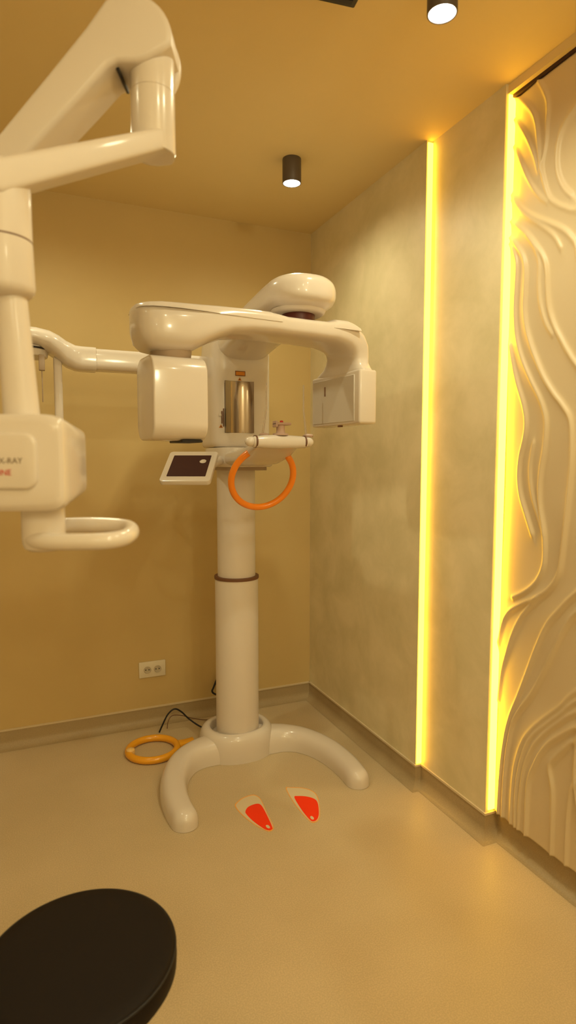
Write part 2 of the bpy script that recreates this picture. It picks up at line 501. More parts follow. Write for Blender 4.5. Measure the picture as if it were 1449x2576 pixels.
bm = bmesh.new(); lathe(bm, [(.1035, .06), (.1035, .855), (.102, .862), (.092, .864)], n=64)
finish('column', bm, M['white_soft'], mach)
bm = bmesh.new(); lathe(bm, [(.0915, .859), (.1062, .859), (.1072, .865), (.1062, .873), (.0915, .873)], n=64)
tag(finish('column_collar', bm, M['brown'], mach), 'dark brown ring')
bm = bmesh.new(); lathe(bm, [(.0905, .84), (.0905, 1.44)], n=64)
finish('inner_column', bm, M['white_soft'], mach)

# carriage with a recess for the curved mirror plate
def rings_box(x0, x1, y0, y1, zs, p=5.0, n=64):
    cx, cy = (x0 + x1) / 2, (y0 + y1) / 2
    return [sring((cx - MX, cy - MY, z), ((x1 - x0) / 2 * s, 0, 0), (0, (y1 - y0) / 2 * s, 0), n, p) for z, s in zs]
bm = bmesh.new()
loft(bm, rings_box(.757, 1.033, 2.592, 2.86, [(1.482, .93), (1.486, .965), (1.495, .99), (1.51, 1.0), (1.90, 1.0), (1.95, .98), (1.975, .94), (1.985, .85)], p=6))
carriage = finish('carriage', bm, M['white'], mach)
bm = bmesh.new(); prism(bm, [(p.x - MX, p.y) for p in [Vector((.803, 1.545)), Vector((.803, 1.765)), Vector((.813, 1.775)), Vector((.927, 1.775)), Vector((.937, 1.765)), Vector((.937, 1.545))]], 'y', -.14, -.102)
cutter = finish('cutter', bm, M['white'], mach, smooth=False)
cut(carriage, [cutter])
# curved (concave) polished plate in the recess
bm = bmesh.new()
rows = []
Rm, w2 = .115, .0662
for zz in (1.5455, 1.7745):
    rows.append([bm.verts.new((.870 - MX + w2 * (i / 12 - 1), -.1225 + (math.sqrt(Rm * Rm - (w2 * (i / 12 - 1)) ** 2) - Rm), zz)) for i in range(25)])
for i in range(24): bm.faces.new((rows[0][i], rows[0][i + 1], rows[1][i + 1], rows[1][i]))
ext = bmesh.ops.extrude_face_region(bm, geom=bm.faces[:])
for v in [g for g in ext['geom'] if isinstance(g, bmesh.types.BMVert)]: v.co.y = -.105
tag(finish('mirror_plate', bm, M['mirror'], mach, ang=30), 'polished metal plate in the column front')

# warning stickers on the carriage
def sticker(x, z, w, h, tri=False):
    bm = bmesh.new(); y = -.1282
    if tri:
        o1 = [(x - w / 2, z - h / 2), (x + w / 2, z - h / 2), (x, z + h / 2)]
        o2 = [(x - w * .28, z - h * .36), (x + w * .28, z - h * .36), (x, z + h * .2)]
    else:
        o1 = [(x - w / 2, z - h / 2), (x + w / 2, z - h / 2), (x + w / 2, z + h / 2), (x - w / 2, z + h / 2)]
        o2 = [(x - w / 2 + .003, z - h / 2 + .003), (x + w / 2 - .003, z - h / 2 + .003), (x + w / 2 - .003, z + h / 2 - .003), (x - w / 2 + .003, z + h / 2 - .003)]
    prism(bm, [(a - MX, b) for a, b in o1], 'y', y, y - .0012, mi=0)
    prism(bm, [(a - MX, b) for a, b in o2], 'y', y - .0004, y - .0018, mi=1)
    return finish('warning_sticker', bm, [M['label_brown'], M['label_orange']] if not tri else [M['label_orange'], M['label_brown']], mach, smooth=False)
tag(sticker(.877, 1.809, .047, .022), 'orange rectangular warning sticker with brown border')
tag(sticker(.874, 1.785, .017, .014, True), 'small orange triangle sticker above the mirror plate')
tag(sticker(.785, 1.574, .019, .015, True), 'small orange triangle sticker low on the left')
bm = bmesh.new()
rbox(bm, .787 - MX, .792 - MX, -.1315, -.127, 1.585, 1.640)
rbox(bm, .795 - MX, .800 - MX, -.1315, -.127, 1.572, 1.652, .001, 1)
finish('control_slot', bm, M['brown'], mach)
bm = bmesh.new(); rbox(bm, .774 - MX, .787 - MX, -.136, -.127, 1.616, 1.628, .003, 2)
finish('control_knob', bm, M['white'], mach)

# lower shoulder and the arm out to the chin rest
bm = bmesh.new()
loft(bm, rings_box(.765, 1.025, 2.50, 2.86, [(1.392, .90), (1.396, .95), (1.405, .985), (1.42, 1.0), (1.472, 1.0), (1.479, .985)], p=4.5))
finish('lower_bracket', bm, M['white'], mach)
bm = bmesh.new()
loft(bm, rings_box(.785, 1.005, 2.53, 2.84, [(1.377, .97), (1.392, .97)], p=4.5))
finish('bracket_plate', bm, M['seam_grey'], mach)
bm = bmesh.new()
rings = []
for y, z0, z1, hw in [(2.66, 1.400, 1.462, .100), (2.50, 1.398, 1.465, .104), (2.38, 1.404, 1.472, .104), (2.28, 1.424, 1.482, .100), (2.20, 1.454, 1.492, .092), (2.14, 1.482, 1.498, .082)]:
    rings.append(sring((.885 - MX, y - MY, (z0 + z1) / 2), (hw, 0, 0), (0, 0, (z1 - z0) / 2), 40, 4))
loft(bm, rings)
finish('chin_arm', bm, M['white'], mach)

# chin rest bar with its knobs, bite post and temple guides
YC = 2.15
bm = bmesh.new()
rings = []
for x, r in [(.772, .012), (.775, .0185), (.781, .0215), (.79, .0225), (.82, .0250), (.85, .0265), (.885, .0270), (.92, .0265), (.95, .0250), (.985, .0225), (.993, .0215), (.998, .0185), (1.0, .012)]:
    rings.append(sring((x - MX, YC - MY, 1.492), (0, r * 1.15, 0), (0, 0, r), 32, 2.6))
loft(bm, rings)
chin = finish('chin_rest', bm, M['white'], mach)
for x, sx in ((.764, -1), (1.008, 1)):
    bm = bmesh.new()
    prof = [(.003, -.020), (.012, -.016), (.018, -.006), (.0195, .003), (.018, .012), (.012, .016)]
    rings = [sring((x - MX - sx * z, YC - MY, 1.493), (0, r, 0), (0, 0, r), 28) for r, z in prof]
    loft(bm, rings); finish('end_knob', bm, M['white'], chin)
    bm = bmesh.new(); lathe(bm, [(.0205, -.003), (.0238, -.003), (.0238, .003), (.0205, .003)], n=32)
    for v in bm.verts: v.co = Vector((v.co.z + x - MX - sx * .021, v.co.x * 1.25 + YC - MY, v.co.y + 1.493))
    finish('knob_band', bm, M['brown'], chin)
bm = bmesh.new()
lathe(bm, [(.030, 1.517), (.030, 1.524), (.018, 1.526), (.0165, 1.534), (.0165, 1.554), (.022, 1.558)], .889 - MX, YC - MY, 32)
rbox(bm, .862 - MX, .926 - MX, YC - MY - .022, YC - MY + .018, 1.556, 1.566, .004, 3)
rbox(bm, .862 - MX, .870 - MX, YC - MY - .022, YC - MY + .018, 1.548, 1.572, .003, 2)
tag(finish('bite_post', bm, M['pink'], chin), 'translucent rose bite post')
bm = bmesh.new(); lathe(bm, [(.001, 1.5745), (.006, 1.573), (.007, 1.5685), (.006, 1.566)], .893 - MX, YC - MY, 20)
tag(finish('laser_button', bm, M['ink_red'], chin), 'dark red button')
for x0, x1 in ((.826, .842), (1.012, 1.000)):
    bm = bmesh.new()
    tube(bm, [(x0 - MX, YC + .03 - MY, 1.518), (x0 + (x1 - x0) * .4 - MX, YC + .03 - MY, 1.56), (x1 - MX, YC + .03 - MY, 1.62), (x1 - MX, YC + .03 - MY, 1.715)], [.0045, .004, .0034, .003], 10)
    finish('temple_guide', bm, M['clear'], chin)
    bm = bmesh.new(); lathe(bm, [(.004, 1.526), (.016, 1.524), (.021, 1.519), (.018, 1.513), (.006, 1.512)], x0 - MX, YC + .012 - MY, 24)
    finish('guide_pad', bm, M['pink'], chin)

# orange open ring handle, tilted back under the chin rest
cen = Vector((.872 - MX, 2.300 - MY, 1.350)); up_ = Vector((0, -.40, .9165)); rx_ = Vector((1, 0, 0))
P = []
for i in range(49):
    a = math.radians(112 + i * (403 - 112) / 48)
    P.append(cen + rx_ * (.134 * math.cos(a)) + up_ * (.134 * math.sin(a)))
bm = bmesh.new(); tube(bm, P, .0135, 16)
tag(finish('patient_handle', bm, M['orange'], mach), 'bright orange open ring handle')

# touch screen on a side bracket
sc_c = ml(.597, 2.417, 1.400)
ax = Vector((.885, -.466, 0)).normalized(); ay = Vector((.389, .739, .551)); ay = (ay - ax * ay.dot(ax)).normalized(); az = ax.cross(ay)
mw = Matrix(((ax.x, ay.x, az.x, sc_c.x), (ax.y, ay.y, az.y, sc_c.y), (ax.z, ay.z, az.z, sc_c.z), (0, 0, 0, 1)))
def rrect(w, h, r, n=6):
    pts = []
    for cx, cy, a0 in ((w / 2 - r, h / 2 - r, 0), (-w / 2 + r, h / 2 - r, 90), (-w / 2 + r, -h / 2 + r, 180), (w / 2 - r, -h / 2 + r, 270)):
        for k in range(n + 1):
            a = math.radians(a0 + 90 * k / n); pts.append((cx + r * math.cos(a), cy + r * math.sin(a)))
    return pts
bm = bmesh.new(); prism(bm, rrect(.206, .217, .016), 'z', -.020, .0, .003, 2)
bmesh.ops.transform(bm, matrix=mw, verts=bm.verts)
scr = finish('touch_screen', bm, M['white'], mach)
bm = bmesh.new(); prism(bm, rrect(.158, .152, .003), 'z', -.002, .0008)
bmesh.ops.transform(bm, matrix=mw, verts=bm.verts)
tag(finish('display', bm, M['screen'], scr, smooth=False), 'dark switched-off display')
bm = bmesh.new(); tube(bm, crom([mw @ Vector((.05, .03, -.012)), ml(.70, 2.47, 1.405), ml(.80, 2.60, 1.43)], 6), .020, 14)
finish('screen_bracket', bm, M['white'], mach)

# overhead capsule arm carrying the rotating arm
PVX, PVY = .900, 2.000
bm = bmesh.new()
rings = []
stations = [(2.84, 1.905, .105, .07), (2.76, 1.925, .115, .083), (2.65, 1.940, .120, .080), (2.5, 1.958, .122, .073), (2.35, 1.974, .124, .066), (2.2, 1.990, .125, .062), (2.08, 2.000, .126, .061), (1.99, 2.004, .126, .061)]
for y, z, hw, hh in stations: rings.append(sring((PVX - MX, y - MY, z), (hw, 0, 0), (0, 0, hh), 48, 2.7))
for kk in (.25, .45, .62, .76, .87, .95, .99):
    s = math.sqrt(1 - kk * kk)
    rings.append(sring((PVX - MX, 1.99 - .118 * kk - MY, 2.004), (.126 * (s ** .95), 0, 0), (0, 0, .061 * (s ** .5)), 48, 2.7))
loft(bm, rings)
finish('overhead_arm', bm, M['white'], mach, ang=60)
bm = bmesh.new(); lathe(bm, [(.098, 1.953), (.094, 1.944), (.086, 1.938), (.001, 1.938)], PVX - MX, PVY + .01 - MY, 48)
finish('pivot_cover', bm, M['white_soft'], mach)
bm = bmesh.new(); lathe(bm, [(.060, 1.86), (.060, 1.9395)], PVX - MX, PVY + .01 - MY, 40)
tag(finish('pivot', bm, M['darkred'], mach), 'dark maroon pivot')

# rotating arm, turned a few degrees, in its own frame about the pivot
TH = math.radians(6)
bm = bmesh.new()
rings = []
def sec(a, z0, z1, hb, p=3.6, b=0): return sring((a, b, (z0 + z1) / 2), (0, hb, 0), (0, 0, (z1 - z0) / 2), 48, p)
for a, z0, z1, hb in [(-.600, 1.858, 1.882, .014), (-.598, 1.838, 1.888, .038), (-.592, 1.806, 1.894, .060), (-.581, 1.779, 1.899, .077), (-.560, 1.764, 1.903, .091), (-.525, 1.759, 1.907, .100), (-.48, 1.759, 1.909, .104), (-.44, 1.764, 1.910, .105), (-.41, 1.774, 1.911, .105), (-.38, 1.790, 1.912, .103), (-.34, 1.810, 1.914, .100), (-.29, 1.830, 1.915, .098), (-.22, 1.839, 1.917, .096), (-.14, 1.842, 1.918, .096), (-.09, 1.842, 1.911, .096), (0, 1.842, 1.911, .097), (.07, 1.840, 1.912, .098), (.105, 1.838, 1.921, .099)]:
    rings.append(sec(a, z0, z1, hb))
# bend down into the detector neck
for cx, cz, ang, hn, hb, b in [(.145, 1.876, 10, .046, .100, .004), (.180, 1.868, 24, .048, .100, .010), (.208, 1.852, 42, .049, .102, .018), (.226, 1.828, 60, .047, .106, .028), (.233, 1.802, 76, .043, .112, .040), (.2345, 1.778, 86, .040, .125, .052), (.2335, 1.760, 90, .039, .152, .062), (.233, 1.7525, 90, .0385, .164, .065), (.233, 1.744, 90, .038, .166, .065)]:
    t_ = math.radians(ang)
    nx, nz = math.sin(t_), math.cos(t_)
    rings.append(sring((cx, b, cz), (0, hb, 0), (nx * hn, 0, nz * hn), 48, 3.4))
loft(bm, rings)
rot = finish('rotating_arm', bm, M['white'], mach, ang=60, loc=(PVX - MX, PVY - MY, 0), rot=(0, 0, TH))
# raised top covers at both ends of the rotating arm
def cover(secs, zc):
    bm = bmesh.new(); rr = []
    for a, z0, z1, hb in secs:
        r = sring((a, 0, (z0 + z1) / 2), (0, hb + .0022, 0), (0, 0, (z1 - z0) / 2 + .0032), 48, 3.6)
        rr.append([Vector((p.x, p.y, max(p.z, zc))) for p in r])
    loft(bm, rr)
    return finish('top_cover', bm, M['white'], rot, ang=40)
cover([(-.599, 1.87, 1.884, .020), (-.594, 1.806, 1.894, .058), (-.581, 1.779, 1.899, .077), (-.560, 1.764, 1.903, .091), (-.525, 1.759, 1.907, .100), (-.48, 1.759, 1.909, .104), (-.41, 1.774, 1.911, .105), (-.34, 1.810, 1.914, .100), (-.29, 1.830, 1.915, .098), (-.22, 1.839, 1.917, .096), (-.155, 1.842, 1.917, .096), (-.12, 1.842, 1.905, .096)], 1.882)
cover([(.085, 1.842, 1.905, .097), (.105, 1.838, 1.920, .099), (.130, 1.836, 1.921, .100), (.152, 1.836, 1.921, .100), (.176, 1.836, 1.915, .100), (.200, 1.836, 1.903, .100)], 1.884)
# tube head under its left end
bm = bmesh.new(); prism(bm, [(b - .008, z + 1.614) for b, z in rrect(.186, .260, .052, 8)], 'x', -.566, -.390, .006, 3)
th = finish('tube_housing', bm, M['white'], rot)
bm = bmesh.new(); lathe(bm, [(.060, 1.738), (.064, 1.748), (.066, 1.760), (.068, 1.80)], -.478, -.002, 40)
finish('housing_neck', bm, M['seam_grey'], rot)
bm = bmesh.new(); rbox(bm, -.470, -.400, -.075, .05, 1.478, 1.486, .002, 1)
finish('housing_vent', bm, M['dark'], th)
# detector box at its right end
bm = bmesh.new(); rbox(bm, .194, .272, -.102, .232, 1.555, 1.752, .010, 4)
de = finish('detector_housing', bm, M['white'], rot)
bm = bmesh.new(); rbox(bm, .1905, .196, -.070, .215, 1.566, 1.735, .0015, 1)
tag(finish('detector_window', bm, plain('detector_grey', (.60, .54, .48), .35), de), 'greyer detector face plate')
bm = bmesh.new(); rbox(bm, .1885, .191, .122, .127, 1.672, 1.708)
finish('detector_mark', bm, M['brown'], de)
bm = bmesh.new(); rbox(bm, .2, .212, .03, .05, 1.549, 1.556, .001, 1)
finish('detector_latch', bm, M['brown'], de)

# cephalometric side arm
YA = 2.75
bm = bmesh.new()
rings = []
for x, z0, z1, hb in [(.80, 1.806, 1.897, .048), (.27, 1.806, 1.897, .048)]:
    rings.append(sring((x - MX, YA - MY, (z0 + z1) / 2), (0, hb, 0), (0, 0, (z1 - z0) / 2), 40, 5))
loft(bm, rings)
finish('side_arm', bm, M['white'], mach)
bm = bmesh.new()
rings = []
for x, z0, z1, hb, p, y in [(.272, 1.801, 1.902, .052, 5, 2.75), (.215, 1.801, 1.903, .053, 4.5, 2.75), (.190, 1.803, 1.906, .056, 3.5, 2.75), (.155, 1.815, 1.922, .066, 3, 2.75), (.125, 1.838, 1.940, .085, 2.8, 2.745), (.09, 1.862, 1.954, .100, 2.6, 2.74), (.04, 1.878, 1.962, .108, 2.6, 2.74), (-.02, 1.880, 1.964, .110, 2.6, 2.74), (-.08, 1.876, 1.960, .106, 2.6, 2.74), (-.13, 1.860, 1.945, .090, 2.6, 2.74), (-.17, 1.85, 1.92, .06, 2.4, 2.74), (-.185, 1.87, 1.90, .02, 2.2, 2.74)]:
    rings.append(sring((x - MX, y - MY, (z0 + z1) / 2), (0, hb, 0), (0, 0, (z1 - z0) / 2), 40, p))
loft(bm, rings)
ce = finish('side_arm_head', bm, M['white'], mach, ang=60)
bm = bmesh.new(); lathe(bm, [(.085, 1.845), (.088, 1.850), (.088, 1.884)], -.005 - MX, 2.735 - MY, 40)
finish('turntable', bm, M['white_soft'], ce)
bm = bmesh.new(); lathe(bm, [(.089, 1.872), (.0915, 1.872), (.0915, 1.879), (.089, 1.879)], -.005 - MX, 2.735 - MY, 40)
finish('turntable_gap', bm, M['dark'], ce)
for x in (.119, -.128):
    bm = bmesh.new(); rbox(bm, x - .017 - MX, x + .017 - MX, 2.72 - MY, 2.745 - MY, 1.45, 1.852, .008, 3)
    finish('ear_post', bm, M['white_soft'], ce)
    bm = bmesh.new(); tube(bm, [(x - MX, 2.733 - MY, 1.458), (x - math.copysign(.05, x) - MX, 2.733 - MY, 1.458)], .006, 12)
    finish('ear_rod', bm, M['clear'], ce)
bm = bmesh.new()
rbox(bm, .045 - MX, .068 - MX, 2.66 - MY, 2.685 - MY, 1.785, 1.848, .003, 2)
tube(bm, [(.056 - MX, 2.672 - MY, 1.79), (.056 - MX, 2.672 - MY, 1.66)], .0022, 8)
finish('nose_guide', bm, M['seam_grey'], ce)

# ------------------------------------------------------------------ spare orange ring on the floor
sp = thing('spare_ring_handle', 'amber ring handle lying on the floor behind the left machine foot', 'handle', (.505, 2.858, 0))
bm = bmesh.new(); tube(bm, [(.117 * math.cos(a), .117 * math.sin(a), .0172) for a in [2 * PI * i / 56 for i in range(56)]], .0170, 16, closed=True)
finish('ring', bm, M['amber'], sp)
bm = bmesh.new(); loft(bm, [sring((.112, .0, .017), (0, .034, 0), (0, 0, .013), 20, 3), sring((.16, .006, .016), (0, .024, 0), (0, 0, .012), 20, 3), sring((.205, .012, .015), (0, .030, 0), (0, 0, .012), 20, 3)])
finish('mounting_tab', bm, M['amber'], sp)
bm = bmesh.new(); lathe(bm, [(.020, .012), (.020, .036), (.015, .041), (.002, .043)], -.107, -.005, 24)
finish('end_cap', bm, plain('pale_amber_plastic', (.85, .55, .2), .3), sp)

# ------------------------------------------------------------------ cables, plug and outlet
bm = bmesh.new(); tube(bm, crom([(.575, 3.055, .005), (.592, 3.05, .045), (.620, 3.05, .095), (.655, 3.05, .118), (.69, 3.05, .098), (.735, 3.04, .050), (.79, 3.01, .012), (.85, 2.965, .006), (.93, 2.955, .006)], 8), .0042, 10)
tag(finish('power_cable', bm, M['black'], None), 'black looped cable rising off the floor behind the machine base', 'cable')
bm = bmesh.new(); tube(bm, crom([(.622, 3.085, .0035), (.628, 3.085, .04), (.65, 3.09, .066), (.70, 3.10, .056), (.76, 3.10, .030), (.83, 3.10, .008), (.90, 3.09, .004)], 8), .0022, 8)
tag(finish('thin_cable', bm, M['brown'], None), 'thin brown cable looping low beside the thicker black cable', 'cable')
pl = thing('power_plug', 'black plug and cord on the back wall beside the machine column', 'plug', (.935, YB, .175))
bm = bmesh.new(); lathe(bm, [(.020, 0.0), (.020, .014), (.014, .024), (.008, .034)], n=24)
for v in bm.verts: v.co = Vector((v.co.x, -v.co.z - .0005, v.co.y))
finish('plug_body', bm, M['black'], pl)
bm = bmesh.new(); tube(bm, crom([(0, -.030, .045), (-.018, -.034, .03), (-.036, -.036, -.01), (-.046, -.036, -.034), (-.03, -.038, -.052), (.0, -.04, -.06), (.03, -.045, -.09), (.03, -.07, -.165)], 8), .0052, 10)
tube(bm, [(0, -.006, 0), (0, -.030, .02), (0, -.03, .05)], .006, 10)
finish('cord', bm, M['black'], pl)

ol = thing('wall_outlet', 'white double wall socket low on the back wall', 'outlet', (.567, YB, .304))
box_obj('face_plate', M['outlet'], ol, -.0705, .0705, -.010, -.0005, -.043, .043, .003, 2)
for sx in (-.027, .027):
    bm = bmesh.new(); lathe(bm, [(.019, .0), (.0195, .0035), (.0175, .0045), (.016, .001), (.001, .0005)], n=32)
    for v in bm.verts: v.co = Vector((v.co.x + sx, -.010 - v.co.z, v.co.y))
    so = finish('socket', bm, M['socket'], ol)
    for dx in (-.0085, .0085):
        bm = bmesh.new(); lathe(bm, [(.0028, .0), (.0028, .003)], n=12)
        for v in bm.verts: v.co = Vector((v.co.x + sx + dx, -.0105 - v.co.z, v.co.y))
        finish('pin_hole', bm, M['dark'], so)

# ------------------------------------------------------------------ footprint stickers
def footprint(label, outer, inner, dot, ang):
    cx = sum(p[0] for p in outer) / len(outer); cy = sum(p[1] for p in outer) / len(outer)
    t = thing('footprint_sticker', label, 'floor sticker', (cx, cy, 0), group='footprint floor stickers')
    sm = lambda L: [(p.x, p.y) for p in crom([(a - cx, b - cy, 0) for a, b in L], 6, closed=True)]
    bm = bmesh.new(); prism(bm, sm(outer), 'z', .0002, .0008)
    finish('border', bm, M['rim'], t, smooth=False)
    ox = sm(outer); mx = [(x * .94, y * .955) for x, y in ox]
    bm = bmesh.new(); prism(bm, mx, 'z', .0003, .0011)
    tag(finish('toe', bm, M['cream'], t, smooth=False), 'cream sole outline with bare toe area')
    bm = bmesh.new(); prism(bm, sm(inner), 'z', .0004, .0014)
    tag(finish('sole', bm, M['red'], t, smooth=False), 'bright red sole')
    bm = bmesh.new(); prism(bm, [(dot[0] - cx + .0065 * math.cos(a) * math.cos(ang) - .0125 * math.sin(a) * math.sin(ang), dot[1] - cy + .0065 * math.cos(a) * math.sin(ang) + .0125 * math.sin(a) * math.cos(ang)) for a in [2 * PI * i / 20 for i in range(20)]], 'z', .0005, .0017)
    finish('heel_dot', bm, M['cream'], t, smooth=False)
footprint('red and cream footprint sticker on the floor nearer the left machine foot',
          [(.729, 2.26), (.754, 2.291), (.783, 2.307), (.824, 2.312), (.841, 2.293), (.845, 2.26), (.834, 2.161), (.826, 2.075), (.814, 2.05), (.796, 2.046), (.782, 2.064), (.759, 2.11), (.737, 2.183)],
          [(.757, 2.208), (.779, 2.233), (.817, 2.240), (.831, 2.219), (.827, 2.144), (.818, 2.066), (.809, 2.053), (.797, 2.053), (.784, 2.070), (.764, 2.128), (.754, 2.183)], (.803, 2.075), .1)
footprint('red and cream footprint sticker on the floor nearer the right machine foot',
          [(.975, 2.303), (.999, 2.301), (1.043, 2.278), (1.07, 2.244), (1.076, 2.204), (1.06, 2.146), (1.025, 2.067), (1.002, 2.037), (.979, 2.029), (.968, 2.046), (.961, 2.119), (.962, 2.201)],
          [(.980, 2.221), (.999, 2.225), (1.031, 2.207), (1.053, 2.178), (1.052, 2.143), (1.024, 2.076), (1.001, 2.044), (.981, 2.037), (.972, 2.056), (.971, 2.129)], (.986, 2.060), -.1)

# ------------------------------------------------------------------ stool
stl = thing('round_stool', 'dark brown round padded stool in the near left corner', 'stool', (.055, 1.120, 0))
R0 = .1765
bm = bmesh.new()
lathe(bm, [(.001, .445), (R0 - .012, .445), (R0 - .004, .448), (R0 + .001, .456), (R0 + .002, .475), (R0 + .0005, .490), (R0 - .0025, .4965), (R0 - .008, .500), (R0 - .03, .5015), (.001, .503)], n=96)
finish('seat_cushion', bm, M['seat'], stl)
bm = bmesh.new(); tube(bm, [((R0 - .0005) * math.cos(a), (R0 - .0005) * math.sin(a), .4935) for a in [2 * PI * i / 96 for i in range(96)]], .0022, 8, closed=True)
finish('seat_piping', bm, M['black'], stl)
bm = bmesh.new(); lathe(bm, [(.001, .436), (R0 - .03, .436), (R0 - .025, .446), (.001, .446)], n=64)
finish('seat_plate', bm, M['black'], stl)
bm = bmesh.new(); lathe(bm, [(.014, .25), (.014, .437)], n=24)
finish('gas_piston', bm, M['steel'], stl)
bm = bmesh.new(); lathe(bm, [(.026, .07), (.026, .27), (.022, .275)], n=28)
finish('gas_cylinder', bm, M['black'], stl)
for k in range(5):
    a = 2 * PI * k / 5 + .3
    d = Vector((math.cos(a), math.sin(a), 0)); s = Vector((-d.y, d.x, 0))
    bm = bmesh.new()
    loft(bm, [sring(d * .015 + Vector((0, 0, .100)), s * .022, (0, 0, .020), 20, 4), sring(d * .12 + Vector((0, 0, .090)), s * .018, (0, 0, .014), 20, 4), sring(d * .205 + Vector((0, 0, .075)), s * .014, (0, 0, .010), 20, 4)])
    lg = finish('leg', bm, M['steel'], stl)
    bm = bmesh.new()
    for off in (-.012, .012):
        b2 = bmesh.new(); lathe(b2, [(.004, -.008), (.022, -.008), (.025, -.005), (.025, .005), (.022, .008), (.004, .008)], n=24)
        for v in b2.verts:
            p = Vector(v.co); v.co = d * (.195 + p.x) + s * (off + p.z) + Vector((0, 0, .0252 + p.y))
        merge(bm, b2)
    tube(bm, [d * .195 + Vector((0, 0, .026)), d * .195 + Vector((0, 0, .075))], .006, 10)
    finish('caster', bm, M['black'], lg)

# ------------------------------------------------------------------ intraoral X-ray unit (near left), local x = along the arm, y = away, z = up
PSI = math.radians(23.17)
iu = thing('intraoral_xray_unit', 'white wall-mounted dental ray unit with jointed arm at the near left', 'dental unit', (0, 0, 0), -PSI)
# spring arm: slab with a round shoulder
top = [(-1.06, 1.385), (-1.10, 1.345), (-1.115, 1.30), (-1.10, 1.255), (-1.06, 1.235), (-1.02, 1.245)][::-1]
outl = [(-1.02, 1.300), (-.80, 1.555), (-.537, 1.846), (-.422, 1.969), (-.345, 2.045), (-.315, 2.076), (-.304, 2.087), (-.288, 2.094), (-.256, 2.093), (-.238, 2.098), (-.219, 2.108), (-0.1981, 2.1217), (-0.1970, 2.1328), (-0.1977, 2.1439), (-0.2001, 2.1548), (-0.2042, 2.1651), (-0.2098, 2.1747), (-0.2169, 2.1833), (-0.2253, 2.1907), (-0.2347, 2.1967), (-0.2449, 2.2011), (-0.2557, 2.2039), (-0.2668, 2.2050), (-0.2779, 2.2043), (-0.2888, 2.2019), (-0.2991, 2.1978), (-0.3087, 2.1922), (-.342, 2.149), (-.402, 2.081), (-.494, 1.979), (-.80, 1.640), (-1.06, 1.355), (-1.10, 1.335), (-1.112, 1.30), (-1.095, 1.265), (-1.06, 1.262)]
bm = bmesh.new(); prism(bm, outl, 'y', 1.075, 1.165, .010, 4)
prism(bm, [(-.268 + .0725 * math.cos(math.radians(a)), 2.133 + .0725 * math.sin(math.radians(a))) for a in range(-72, 96, 6)], 'y', 1.150, 1.170, .005, 3)
sa = finish('spring_arm', bm, M['white_soft'], iu, ang=45)
bm = bmesh.new(); rbox(bm, -.003, .003, -.030, .030, -.009, .009, .002, 1)
bmesh.ops.transform(bm, matrix=Matrix.Translation((-.2925, 1.120, 2.090)) @ Matrix.Rotation(-.45, 4, 'Y'), verts=bm.verts)
finish('arm_slot', bm, M['dark'], sa)
# knuckle cylinder under the shoulder
bm = bmesh.new(); lathe(bm, [(.0375, 1.962), (.0385, 1.967), (.0385, 2.0625), (.0376, 2.0630), (.0376, 2.0642), (.0385, 2.0647), (.0385, 2.135), (.034, 2.15), (.02, 2.156)], -.2395, 1.1215, 56)
finish('elbow_knuckle', bm, M['white'], iu)
# middle arm going down to the left
bm = bmesh.new()
def msec(r, b, z, hz, hb):
    return sring((r, b, z), (.0, hb, 0), (0, 0, hz), 40, 6)
d = Vector((-.434 + .2395, .920 - 1.1215, 0)).normalized(); sdv = Vector((-d.y, d.x, 0))
def rsec(c, hz, hs, p=6): return sring(c, sdv * hs, (0, 0, hz), 44, p)
A_, B_ = Vector((-.2395, 1.1215, 1.981)), Vector((-.434, .920, 1.827))
rings = [rsec(A_ - d * .0385 * k, .0205, .0385 * math.sqrt(1 - k * k)) for k in (.995, .95, .85, .7, .5, .25)]
for f in (0, .15, .5, .85, 1.0): rings.append(rsec(A_.lerp(B_, f), .0205 + .0065 * f, .038))
rings += [rsec(B_ + d * .035, .027, .036, 5), rsec(B_ + d * .043, .022, .03, 4)]
loft(bm, rings)
finish('middle_arm', bm, M['white_soft'], iu, ang=45)
# drop post with its swivel seam
bm = bmesh.new(); lathe(bm, [(.038, 1.8560), (.0440, 1.8540), (.0460, 1.847), (.0460, 1.750), (.0450, 1.7492), (.0450, 1.7478), (.0462, 1.747), (.0480, 1.682), (.0465, 1.675), (.040, 1.668), (.02, 1.664)], -.434, .935, 56)
finish('swivel_post', bm, M['white_soft'], iu)
bm = bmesh.new(); lathe(bm, [(.0456, 1.7475), (.04605, 1.7479), (.04605, 1.7491), (.0456, 1.7495)], -.434, .935, 56)
finish('swivel_seam', bm, M['brown'], iu)
# neck down to the head
bm = bmesh.new()
rings = []
for f in np.linspace(0, 1, 8):
    z = 1.68 + (1.46 - 1.68) * f
    rings.append(sring((-.422 + .012 * f, .938, z), (.0215 + .0045 * f, 0, 0), (0, .0225 + .004 * f, 0), 36, 2.4))
loft(bm, rings)
finish('head_neck', bm, M['white_soft'], iu)
# ray head
bm = bmesh.new()
rings = []
for b, r0, r1, z0, z1 in [(.872, -.60, -.338, 1.357, 1.474), (.874, -.606, -.332, 1.351, 1.481), (.880, -.611, -.3275, 1.3455, 1.4865), (.890, -.614, -.3268, 1.3445, 1.488), (.900, -.615, -.3270, 1.3455, 1.487), (.998, -.614, -.3345, 1.3605, 1.4745), (1.004, -.612, -.337, 1.363, 1.472), (1.007, -.606, -.343, 1.369, 1.466)]:
    rings.append(sring(((r0 + r1) / 2, b, (z0 + z1) / 2), ((r1 - r0) / 2, 0, 0), (0, 0, (z1 - z0) / 2), 96, 10))
loft(bm, rings)
hd = finish('ray_head', bm, M['white'], iu, ang=32)
bm = bmesh.new(); prism(bm, [(x - .480, z + 1.4185) for x, z in rrect(.236, .082, .018)], 'y', .880, .8655, .005, 3)
fp = finish('name_plate', bm, M['white'], hd)
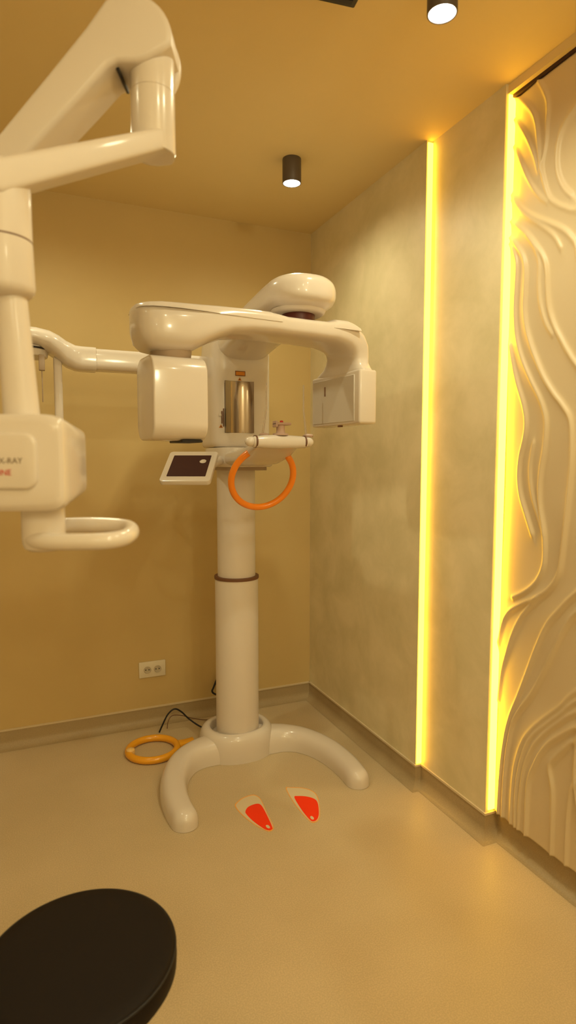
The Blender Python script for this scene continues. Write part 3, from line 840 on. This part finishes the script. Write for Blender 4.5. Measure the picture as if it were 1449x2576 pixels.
def text(s, size, x, z, mat, y=.8652):
    cu = bpy.data.curves.new('t', 'FONT'); cu.body = s; cu.size = size; cu.align_x = 'RIGHT'; cu.extrude = .0003
    ob = bpy.data.objects.new('t', cu); col.objects.link(ob)
    dg = bpy.context.evaluated_depsgraph_get(); dg.update()
    me = bpy.data.meshes.new_from_object(ob.evaluated_get(dg))
    bpy.data.objects.remove(ob); bpy.data.curves.remove(cu)
    me.transform(Matrix.Translation((x, y, z)) @ Matrix.Rotation(PI / 2, 4, 'X'))
    me.materials.clear(); me.materials.append(mat)
    o = bpy.data.objects.new('lettering', me); col.objects.link(o); o.parent = hd
    return o
tag(text('X-RAY', .0118, -.3815, 1.4155, M['ink_grey']), 'grey capital lettering')
tag(text('LINE', .0118, -.398, 1.3985, M['ink_red']), 'red lettering')
# lower neck and hand loop
bm = bmesh.new(); lathe(bm, [(.0325, 1.352), (.0325, 1.300), (.0318, 1.290), (.029, 1.283), (.022, 1.279), (.001, 1.277)], -.384, .938, 48)
finish('handle_neck', bm, M['white'], iu)
LP = crom([(-.37, .905, 1.2975), (-.32, .900, 1.2975), (-.278, .905, 1.298), (-.2555, .930, 1.300), (-.256, .975, 1.304), (-.274, 1.008, 1.308), (-.32, 1.022, 1.310), (-.385, 1.018, 1.309), (-.410, .98, 1.304), (-.40, .93, 1.299)], 8, closed=True)
bm = bmesh.new(); tube(bm, LP, .0128, 18, closed=True)
finish('hand_loop', bm, M['white'], iu)
# lower elbow, extension bar and wall plate (left, beyond the frame)
bm = bmesh.new(); lathe(bm, [(.045, 1.18), (.045, 1.27), (.04, 1.275)], -1.06, 1.12, 40)
finish('lower_elbow', bm, M['white'], iu)
Lc = Matrix.Rotation(PSI, 4, 'Z')
e0 = Vector((-1.06, 1.12, 1.20)); e1 = Lc @ Vector((XL + .03, 1.55, 1.20))
bm = bmesh.new(); tube(bm, [e0, e1], .03, 20)
finish('extension_bar', bm, M['white'], iu)
bm = bmesh.new(); rbox(bm, XL + .001, XL + .035, 1.47, 1.63, 1.02, 1.38, .008, 3)
bmesh.ops.transform(bm, matrix=Lc, verts=bm.verts)
finish('wall_plate', bm, M['white'], iu)

# ------------------------------------------------------------------ camera
cam = bpy.data.cameras.new('camera')
co = bpy.data.objects.new('camera', cam); col.objects.link(co)
co.location = (0, 0, 1.4189)
co.rotation_euler = (math.radians(90 - 4.85), 0, -PSI)
cam.sensor_fit = 'VERTICAL'
cam.sensor_height = 36.0
cam.lens = 36.0 * 1510.0 / 2576.0
cam.clip_start = .02
cam.dof.use_dof = True
cam.dof.focus_distance = 2.5
cam.dof.aperture_fstop = 3.2
scene.camera = co

# ------------------------------------------------------------------ world and view
w = bpy.data.worlds.new('world'); scene.world = w
w.use_nodes = True
w.node_tree.nodes['Background'].inputs['Color'].default_value = (.02, .015, .01, 1)
w.node_tree.nodes['Background'].inputs['Strength'].default_value = .2
vs = scene.view_settings
vs.view_transform = 'Standard'
vs.look = 'None'
vs.gamma = 1.0
vs.use_curve_mapping = False
vs.exposure = 0.10
